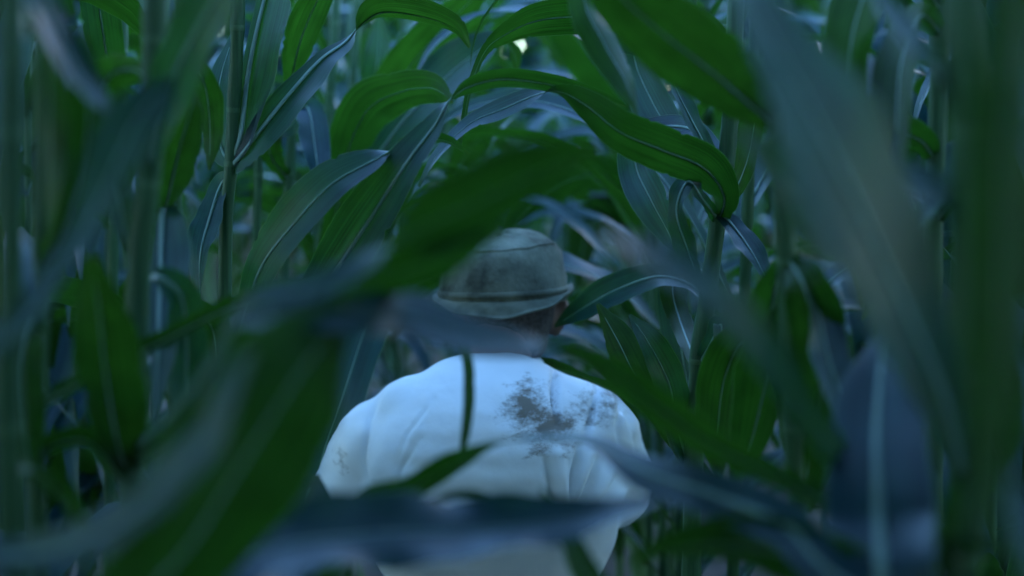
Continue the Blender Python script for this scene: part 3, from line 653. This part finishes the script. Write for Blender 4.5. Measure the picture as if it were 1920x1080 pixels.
# ------------------------------------------------------------------ the man
M_SKIN = simple_noise('skin', (.17, .10, .075), (.25, .15, .115), 25, .55, .15, .002)
M_TROUSER = simple_noise('trouser_cloth', (.03, .035, .045), (.05, .055, .065), 40, .9, .3)
M_SHOE = simple_noise('boot_leather', (.03, .022, .016), (.06, .045, .035), 30, .7, .3)
M_HAIR = simple_noise('grey_brown_hair', (.03, .025, .022), (.10, .085, .075), 160, .7, .6, .003)
M_EYE = simple_noise('eye_white', (.6, .6, .58), (.7, .7, .68), 5, .2)

def blobs(name, items, voxel, smooth, mat, fac=.5):
    """one continuous surface from chains of tapered balls: items = list of (matrix) or ((p, r), (p, r)) capsules"""
    bm = bmesh.new()
    for it in items:
        if it[0] == 'cap':
            _, p0, r0, p1, r1 = it
            p0 = Vector(p0); p1 = Vector(p1); L = (p1 - p0).length; n = max(2, int(L / (min(r0, r1) * .35)) + 1)
            for i in range(n + 1):
                t = i / n
                bmesh.ops.create_icosphere(bm, subdivisions=2, radius=r0 * (1 - t) + r1 * t, matrix=Matrix.Translation(p0.lerp(p1, t)))
        else:
            _, p, sx, sy, sz, rx = it
            bmesh.ops.create_icosphere(bm, subdivisions=3, radius=1, matrix=Matrix.Translation(p) @ Matrix.Rotation(rx, 4, 'X') @ Matrix.Diagonal((sx, sy, sz, 1)))
    me = bpy.data.meshes.new(name); bm.to_mesh(me); bm.free()
    o = bpy.data.objects.new(name, me); COL.objects.link(o)
    md = o.modifiers.new('r', 'REMESH'); md.mode = 'VOXEL'; md.voxel_size = voxel
    if smooth:
        ms = o.modifiers.new('s', 'SMOOTH'); ms.factor = fac; ms.iterations = smooth
    dg = bpy.context.evaluated_depsgraph_get()
    new = bpy.data.meshes.new_from_object(o.evaluated_get(dg))
    o.modifiers.clear(); o.data = new; bpy.data.meshes.remove(me); new.name = name
    new.materials.clear(); new.materials.append(mat)
    new.polygons.foreach_set('use_smooth', [True] * len(new.polygons))
    return o

PX, PY0 = -.035, 2.05
person = thing('person', 'crouching man in a muddy white shirt and cloth hat seen from behind', 'person', (PX, 2.2, 0))
def child(o):
    o.parent = person; o.matrix_parent_inverse = Matrix.Translation(person.location).inverted(); return o
X = PX
SP = [  # spine: y, z, half width, half depth
    (2.42, .60, .155, .115), (2.41, .69, .175, .12), (2.375, .78, .212, .125), (2.325, .87, .218, .13), (2.305, .95, .205, .12), (2.35, 1.015, .165, .09), (2.40, 1.035, .105, .07)]
def spine_items(grow, upto=len(SP)):
    it = []
    A = catmull([list(q) for q in SP], 6)
    for i, (y, z, hx, hd) in enumerate(A):
        j = min(i + 1, len(A) - 1); k0 = max(0, i - 1)
        an = math.atan2(A[j][0] - A[k0][0], A[j][1] - A[k0][1])
        it.append(('ell', (X, y, z), hx + grow, hd + grow, .06 + grow * .5, -an))
    return it
body = spine_items(-.028)
HEAD = (X + .032, 2.515, 1.147)
# neck and head
body += [('cap', (X, 2.39, 1.05), .064, (X + .018, 2.47, 1.115), .058), ('ell', (HEAD[0], HEAD[1], HEAD[2] + .02), .077, .098, .108, .12),
         ('ell', (HEAD[0], HEAD[1] + .045, HEAD[2] - .05), .058, .058, .062, .3), ('cap', (HEAD[0], HEAD[1] + .1, HEAD[2] - .005), .012, (HEAD[0], HEAD[1] + .118, HEAD[2] - .03), .016),
         ('cap', (HEAD[0] - .03, HEAD[1] + .092, HEAD[2] + .035), .014, (HEAD[0] + .03, HEAD[1] + .092, HEAD[2] + .035), .014),
         ('cap', (HEAD[0] - .018, HEAD[1] + .096, HEAD[2] - .062), .010, (HEAD[0] + .018, HEAD[1] + .096, HEAD[2] - .062), .010)]
for s in (-1, 1):
    ex = HEAD[0] + s * .083
    pts = [(ex, HEAD[1] + .012, HEAD[2] - .035), (ex + s * .006, HEAD[1] - .002, HEAD[2] - .02), (ex + s * .016, HEAD[1] - .016, HEAD[2] + .0), (ex + s * .016, HEAD[1] - .012, HEAD[2] + .022), (ex + s * .006, HEAD[1] + .008, HEAD[2] + .03)]
    for a, b in zip(pts[:-1], pts[1:]): body.append(('cap', a, .0085, b, .0085))
    body.append(('ell', (ex, HEAD[1], HEAD[2]), .008, .018, .028, 0))
    sh = (X + s * .165 - (.015 if s < 0 else 0), 2.37, .965 + s * .012); el = (X + s * .225 - (.03 if s < 0 else 0), 2.585, .835); wr = (X + s * .17, 2.80, .90)
    body += [('cap', sh, .05, el, .042), ('cap', el, .042, wr, .028)]
    pm = (X + s * .15, 2.88, .92); body += [('cap', wr, .03, pm, .032), ('ell', pm, .036, .042, .02, 0)]
    for fi in range(4):
        bx = pm[0] + (fi - 1.5) * .019; ln = (.066, .075, .07, .055)[fi if s > 0 else 3 - fi]
        k1 = (bx, pm[1] + .035 + ln * .5, pm[2] - .008); k2 = (bx, pm[1] + .04 + ln * .8, pm[2] - .035)
        body += [('cap', (bx, pm[1] + .025, pm[2]), .0095, k1, .0088), ('cap', k1, .0088, k2, .0075)]
    th0 = (pm[0] - s * .032, pm[1] - .01, pm[2]); th1 = (pm[0] - s * .055, pm[1] + .03, pm[2] - .012); th2 = (pm[0] - s * .05, pm[1] + .055, pm[2] - .024)
    body += [('cap', th0, .012, th1, .010), ('cap', th1, .010, th2, .008)]
    hip = (X + s * .09, 2.43, .60); kn = (X + s * .13, 2.79 + s * .04, .46); an = (X + s * .12, 2.48 + s * .06, .1)
    body += [('cap', hip, .095, kn, .06), ('cap', kn, .058, an, .036), ('cap', (an[0], an[1] - .02, .05), .036, (an[0], an[1] + .17, .035), .03)]
child(blobs('body', body, .0065, 5, M_SKIN))
# trousers and boots
tr = [('ell', (X, 2.42, .62), .18, .135, .10, 0)]
for s in (-1, 1):
    hip = (X + s * .09, 2.43, .60); kn = (X + s * .13, 2.79 + s * .04, .46); an = (X + s * .12, 2.48 + s * .06, .16)
    tr += [('cap', hip, .112, kn, .078), ('cap', kn, .076, an, .066)]
child(blobs('trousers', tr, .014, 6, M_TROUSER))
for s in (-1, 1):
    an = (X + s * .12, 2.48 + s * .06, .1)
    child(blobs('boot', [('cap', an, .05, (an[0], an[1] - .01, .045), .046), ('cap', (an[0], an[1] - .03, .04), .046, (an[0], an[1] + .19, .036), .04)], .01, 4, M_SHOE))

# ---- shirt
def shirt_material():
    m, n, l, p, out = nodes('white_cotton')
    tc = N(n, 'ShaderNodeTexCoord'); sep = N(n, 'ShaderNodeSeparateXYZ'); l.new(tc.outputs['Object'], sep.inputs[0])
    big = N(n, 'ShaderNodeTexNoise'); big.inputs['Scale'].default_value = 9; big.inputs['Detail'].default_value = 5; l.new(tc.outputs['Object'], big.inputs[0])
    r = N(n, 'ShaderNodeValToRGB'); r.color_ramp.elements[0].position = .3; r.color_ramp.elements[1].position = .7
    r.color_ramp.elements[0].color = (.74, .75, .76, 1); r.color_ramp.elements[1].color = (.82, .82, .82, 1); l.new(big.outputs[0], r.inputs[0])
    col = r.outputs[0]
    fine = N(n, 'ShaderNodeTexNoise'); fine.inputs['Scale'].default_value = 36; fine.inputs['Detail'].default_value = 8; fine.inputs['Roughness'].default_value = .8; fmp = N(n, 'ShaderNodeMapping'); fmp.inputs['Rotation'].default_value = (0, .5, 0); fmp.inputs['Scale'].default_value = (1, 1, 1.9); l.new(tc.outputs['Object'], fmp.inputs[0]); l.new(fmp.outputs[0], fine.inputs[0])
    total = None
    # mud marks: centre x, z, radius x, z, strength
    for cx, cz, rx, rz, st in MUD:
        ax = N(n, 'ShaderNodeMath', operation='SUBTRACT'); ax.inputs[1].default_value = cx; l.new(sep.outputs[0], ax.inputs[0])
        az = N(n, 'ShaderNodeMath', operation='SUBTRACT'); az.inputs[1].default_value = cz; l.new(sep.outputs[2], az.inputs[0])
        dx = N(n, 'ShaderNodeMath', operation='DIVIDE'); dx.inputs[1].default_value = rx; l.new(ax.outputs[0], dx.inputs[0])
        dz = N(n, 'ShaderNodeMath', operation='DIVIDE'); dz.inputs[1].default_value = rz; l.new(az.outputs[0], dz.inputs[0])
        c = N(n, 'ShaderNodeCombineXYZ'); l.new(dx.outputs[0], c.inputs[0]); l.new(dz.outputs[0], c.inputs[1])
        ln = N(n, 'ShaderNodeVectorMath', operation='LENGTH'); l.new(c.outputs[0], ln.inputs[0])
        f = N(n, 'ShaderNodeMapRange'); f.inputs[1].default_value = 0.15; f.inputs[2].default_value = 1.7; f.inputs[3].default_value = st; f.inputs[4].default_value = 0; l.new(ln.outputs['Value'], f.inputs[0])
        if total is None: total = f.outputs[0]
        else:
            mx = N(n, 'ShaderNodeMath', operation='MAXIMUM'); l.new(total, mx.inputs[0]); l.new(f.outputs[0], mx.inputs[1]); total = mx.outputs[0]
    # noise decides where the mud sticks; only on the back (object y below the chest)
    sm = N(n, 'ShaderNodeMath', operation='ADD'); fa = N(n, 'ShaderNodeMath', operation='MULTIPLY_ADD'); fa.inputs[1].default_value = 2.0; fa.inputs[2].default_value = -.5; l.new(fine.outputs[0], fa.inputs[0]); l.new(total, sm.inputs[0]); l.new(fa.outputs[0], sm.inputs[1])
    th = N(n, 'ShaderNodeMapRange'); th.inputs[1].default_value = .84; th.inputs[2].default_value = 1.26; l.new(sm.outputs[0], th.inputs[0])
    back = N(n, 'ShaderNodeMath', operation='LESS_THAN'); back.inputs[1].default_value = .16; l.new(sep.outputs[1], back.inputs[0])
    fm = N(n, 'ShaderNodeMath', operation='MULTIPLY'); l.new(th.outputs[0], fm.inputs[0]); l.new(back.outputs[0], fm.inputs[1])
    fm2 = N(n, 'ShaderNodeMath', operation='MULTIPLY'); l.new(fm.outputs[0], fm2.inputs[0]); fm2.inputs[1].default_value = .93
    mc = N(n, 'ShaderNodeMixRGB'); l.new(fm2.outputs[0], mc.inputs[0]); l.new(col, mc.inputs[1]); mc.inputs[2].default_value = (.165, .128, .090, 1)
    l.new(mc.outputs[0], p.inputs['Base Color']); p.inputs['Roughness'].default_value = .9; p.inputs['Specular IOR Level'].default_value = .15
    wv = N(n, 'ShaderNodeTexNoise'); wv.inputs['Scale'].default_value = 55; wv.inputs['Detail'].default_value = 6; l.new(tc.outputs['Object'], wv.inputs[0])
    b = N(n, 'ShaderNodeBump'); b.inputs['Strength'].default_value = .25; b.inputs['Distance'].default_value = .004; l.new(wv.outputs[0], b.inputs['Height']); l.new(b.outputs[0], p.inputs['Normal'])
    return m
def pz(px, py, Y=2.24):
    q = at(px, py, Y); return q[0] - PX, q[2]
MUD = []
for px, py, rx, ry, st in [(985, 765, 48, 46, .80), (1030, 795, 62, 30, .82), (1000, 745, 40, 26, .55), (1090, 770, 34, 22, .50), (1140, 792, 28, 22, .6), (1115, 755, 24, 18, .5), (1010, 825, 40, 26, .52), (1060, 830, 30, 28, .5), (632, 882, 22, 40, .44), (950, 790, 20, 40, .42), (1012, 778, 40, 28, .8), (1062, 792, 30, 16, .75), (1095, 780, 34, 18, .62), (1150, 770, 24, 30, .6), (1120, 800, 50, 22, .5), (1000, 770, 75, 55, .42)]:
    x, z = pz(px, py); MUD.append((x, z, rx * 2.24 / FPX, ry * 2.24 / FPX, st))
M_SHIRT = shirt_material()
M_RIBBING = simple_noise('collar_rib', (.66, .67, .68), (.76, .76, .76), 60, .9, .3)

sh_items = spine_items(.004)
for s in (-1, 1):
    shd = (X + s * .168 - (.022 if s < 0 else 0), 2.35, .962 + s * .012); el = (X + s * .23 - (.055 if s < 0 else 0), 2.50, .775)
    el = (el[0], el[1], el[2] - (.055 if s < 0 else .0))
    mid = tuple(shd[i] * .45 + el[i] * .55 for i in range(3))
    sh_items += [('ell', (X + s * .115 - (.01 if s < 0 else 0), 2.345, .992), .082, .082, .082, 0), ('cap', shd, .082, mid, .088), ('cap', (X + s * .05, 2.36, 1.012 + s * .005), .078, shd, .082)]
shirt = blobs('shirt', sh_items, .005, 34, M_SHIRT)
# pulled folds, pressed into the cloth along lines on the back
FOLDS = []
def fold(pts, amp, wd):
    FOLDS.append((np.array([[at(a, b, 2.24)[0], at(a, b, 2.24)[2]] for a, b in pts]), amp, wd))
fold([(1045, 840), (1056, 900), (1062, 960), (1060, 1010)], .006, .007)
fold([(1085, 830), (1072, 890), (1064, 950)], -.006, .006)
fold([(1110, 835), (1090, 890), (1068, 950)], .005, .006)
fold([(1135, 845), (1105, 900), (1072, 960)], -.006, .007)
fold([(1165, 865), (1120, 920), (1080, 970)], .006, .008)
fold([(1185, 895), (1130, 945), (1090, 985)], -.006, .008)
fold([(1200, 930), (1140, 965)], .005, .008)
fold([(1020, 850), (1035, 920), (1045, 990)], -.004, .007)
fold([(1047, 705), (1040, 745), (1045, 790)], -.006, .006)
fold([(1130, 740), (1112, 790), (1100, 830)], -.005, .006)
fold([(1175, 770), (1165, 815), (1172, 860)], -.004, .008)
fold([(1205, 800), (1195, 850)], .004, .008)
fold([(800, 765), (762, 820), (742, 880)], .0016, .011)
fold([(1150, 735), (1190, 800), (1205, 880)], -.004, .006)
fold([(712, 742), (688, 800), (680, 870), (692, 940)], -.0018, .0045)
fold([(812, 752), (765, 812), (745, 870)], -.0012, .004)
fold([(790, 815), (755, 870), (745, 925)], -.0014, .005)
me = shirt.data
co = np.empty(len(me.vertices) * 3); me.vertices.foreach_get('co', co); co = co.reshape(-1, 3)
no = np.empty(len(me.vertices) * 3); me.vertices.foreach_get('normal', no); no = no.reshape(-1, 3)
disp = np.zeros(len(co))
for P, amp, wd in FOLDS:
    dm = np.full(len(co), 9.0); tt = np.zeros(len(co))
    for k, (a, b) in enumerate(zip(P[:-1], P[1:])):
        ab = b - a; t = np.clip(((co[:, [0, 2]] - a) @ ab) / (ab @ ab), 0, 1)
        dd = np.linalg.norm(co[:, [0, 2]] - (a + t[:, None] * ab), axis=1)
        m_ = dd < dm; dm[m_] = dd[m_]; tt[m_] = (k + t[m_]) / (len(P) - 1)
    disp += (2.0 * amp if amp > 0 else 3.0 * amp) * np.exp(-(dm / (wd * (1.25 if amp > 0 else .85))) ** 2) * (np.sin(np.pi * np.clip(tt, .08, .92)) ** .6)
disp *= np.clip((-no[:, 1] + .25) / .5, 0, 1)
for i in range(len(co)):
    disp[i] += .0022 * noise.noise(Vector(co[i]) * 11) + .002 * noise.noise(Vector(co[i]) * 26)
co += no * disp[:, None] - np.array([person.location.x, person.location.y, 0])
me.vertices.foreach_set('co', co.ravel()); me.update()
shirt.parent = person
# collar: a slack ribbed neckband
def ring_tube(path, rad_fn, mat, name, K=10):
    n = len(path); V = []; F = []
    for i in range(n):
        T = path[(i + 1) % n] - path[i - 1]; T /= np.linalg.norm(T)
        a = np.cross(T, [0, 0, 1]); a /= np.linalg.norm(a) + 1e-9; b = np.cross(T, a)
        for q in range(K):
            an = 2 * math.pi * q / K; r = rad_fn(i / n)
            V.append(path[i] + a * math.cos(an) * r + b * math.sin(an) * r * 1.3)
    for i in range(n):
        for q in range(K): F.append((i * K + q, ((i + 1) % n) * K + q, ((i + 1) % n) * K + (q + 1) % K, i * K + (q + 1) % K))
    return mesh_from(name, V, F, mat)
path = []
for i in range(150):
    a = 2 * math.pi * i / 150
    x = X - .012 + .092 * math.cos(a); y = 2.435 + .072 * math.sin(a)
    z = 1.056 + .014 * math.cos(a) - .026 * math.sin(a) + .004 * math.sin(3 * a)
    path.append(np.array([x - person.location.x, y - person.location.y, z]))
cl = link(bpy.data.objects.new('collar', ring_tube(path, lambda t: .0095 + .0016 * math.sin(t * 6.2832 * 29) + .0012 * math.sin(t * 6.2832 * 17 + 1), M_RIBBING, 'collar')), shirt)

# ---- hair and hat
hair = blobs('hair', [('ell', (HEAD[0], HEAD[1] - .012, HEAD[2] + .022), .081, .096, .108, .12), ('ell', (HEAD[0], HEAD[1] - .052, HEAD[2] - .03), .070, .05, .055, 0), ('ell', (HEAD[0] - .004, HEAD[1] - .064, HEAD[2] - .045), .052, .036, .04, 0)], .009, 3, M_HAIR)
child(hair)
for s in (-1, 1):
    e = bpy.data.meshes.new('eye'); bm = bmesh.new(); bmesh.ops.create_icosphere(bm, subdivisions=2, radius=.012, matrix=Matrix.Translation((HEAD[0] + s * .032, HEAD[1] + .088, HEAD[2] + .012))); bm.to_mesh(e); bm.free(); e.materials.append(M_EYE)
    child(link(bpy.data.objects.new('eye', e)))

def hat_material():
    m, n, l, p, out = nodes('olive_canvas')
    tc = N(n, 'ShaderNodeTexCoord'); t = N(n, 'ShaderNodeTexNoise'); t.inputs['Scale'].default_value = 14; t.inputs['Detail'].default_value = 8; t.inputs['Roughness'].default_value = .62; l.new(tc.outputs['Object'], t.inputs[0])
    r = N(n, 'ShaderNodeValToRGB'); r.color_ramp.elements[0].position = .32; r.color_ramp.elements[1].position = .66
    r.color_ramp.elements[0].color = (.045, .048, .037, 1); r.color_ramp.elements[1].color = (.20, .205, .155, 1); l.new(t.outputs[0], r.inputs[0])
    e = r.color_ramp.elements.new(.47); e.color = (.12, .128, .095, 1)
    l.new(r.outputs[0], p.inputs['Base Color']); p.inputs['Roughness'].default_value = .95; p.inputs['Specular IOR Level'].default_value = .1
    f = N(n, 'ShaderNodeTexNoise'); f.inputs['Scale'].default_value = 130; f.inputs['Detail'].default_value = 4; l.new(tc.outputs['Object'], f.inputs[0])
    b = N(n, 'ShaderNodeBump'); b.inputs['Strength'].default_value = .5; b.inputs['Distance'].default_value = .003; l.new(f.outputs[0], b.inputs['Height']); l.new(b.outputs[0], p.inputs['Normal'])
    return m
M_HAT = hat_material()
M_BRIM = simple_noise('lit_brim_canvas', (.10, .112, .085), (.20, .212, .165), 30, .95, .4, .002, 8, .1)  # hat canvas lightened, painting in the light on the brim's upper face
HATC = at(943, 552, 2.50)
hat = bpy.data.objects.new('hat', None)
def lathe_hat(name, prof, dev, mat, close_top=False, K=64):
    V = []; F = []
    for i, (r, z) in enumerate(prof):
        for q in range(K):
            a = 2 * math.pi * q / K
            rr, zz = dev(r, z, a, i)
            V.append((rr * math.cos(a) * .97, rr * math.sin(a) * 1.12, zz))
    n = len(prof)
    for i in range(n - 1):
        for q in range(K): F.append((i * K + q, i * K + (q + 1) % K, (i + 1) * K + (q + 1) % K, (i + 1) * K + q))
    if close_top:
        V.append((0, 0, prof[-1][1])); e = len(V) - 1
        for q in range(K): F.append(((n - 1) * K + q, (n - 1) * K + (q + 1) % K, e))
    return mesh_from(name, V, F, mat)
def crown_dev(r, z, a, i):
    k = min(1, z / .11)
    r -= .0016 * sum(math.exp(-((math.remainder(a - a0, 2 * math.pi)) / .03) ** 2) for a0 in (-2.2, -1.05, .3, 2.0, 3.0))
    rr = r * (1 + .02 * k * math.sin(3 * a + 1) + .012 * math.sin(7 * a + z * 60) * k)
    q = Vector((math.cos(a) * 2.2, math.sin(a) * 2.2, z * 34))
    rr += .0075 * k * noise.noise(q) + .003 * noise.noise(q * 2.3)
    zz = z + .008 * k * math.cos(2 * a + .6) - .007 * k * math.cos(a) + .006 * k * noise.noise(q * 1.3 + Vector((5, 0, 0)))
    return rr, zz
prof = [(.1165, -.012), (.1175, 0), (.117, .012), (.1158, .03), (.1145, .048), (.1115, .062), (.107, .075), (.1005, .085), (.0985, .0878), (.0993, .0890), (.0985, .0902), (.0960, .0915), (.089, .0962), (.074, .104), (.055, .110), (.034, .1135), (.012, .1145)]
crown = link(bpy.data.objects.new('hat', lathe_hat('hat', prof, crown_dev, M_HAT, True)))
crown.location = HATC; crown.rotation_euler = (rad(-4), rad(-2), 0)
crown.parent = person; crown.matrix_parent_inverse = Matrix.Translation(person.location).inverted()
def brim_dev(r, z, a, i):
    t = (r - .1165) / .025
    side = math.cos(a)      # turned up at the sides, dropping at the back
    zz = z + t * (.026 * side * side + .000 + .006 * side + .006 * max(0, math.sin(a)) - .007 * max(0, -math.sin(a))) + .002 * math.sin(9 * a) * t
    return r - t * .012 * side * side, zz
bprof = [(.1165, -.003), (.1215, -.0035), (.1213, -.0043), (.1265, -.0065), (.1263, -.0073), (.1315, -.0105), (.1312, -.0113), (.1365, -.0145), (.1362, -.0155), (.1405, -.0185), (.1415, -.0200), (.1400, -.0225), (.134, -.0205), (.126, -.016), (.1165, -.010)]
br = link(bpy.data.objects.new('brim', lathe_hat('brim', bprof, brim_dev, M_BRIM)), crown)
band = link(bpy.data.objects.new('hat_band', lathe_hat('hat_band', [(.1175, .002), (.1200, .003), (.1203, .012), (.1178, .013)], lambda r, z, a, i: (r, z), M_HAT)), crown)
bpy.data.objects.remove(hat)
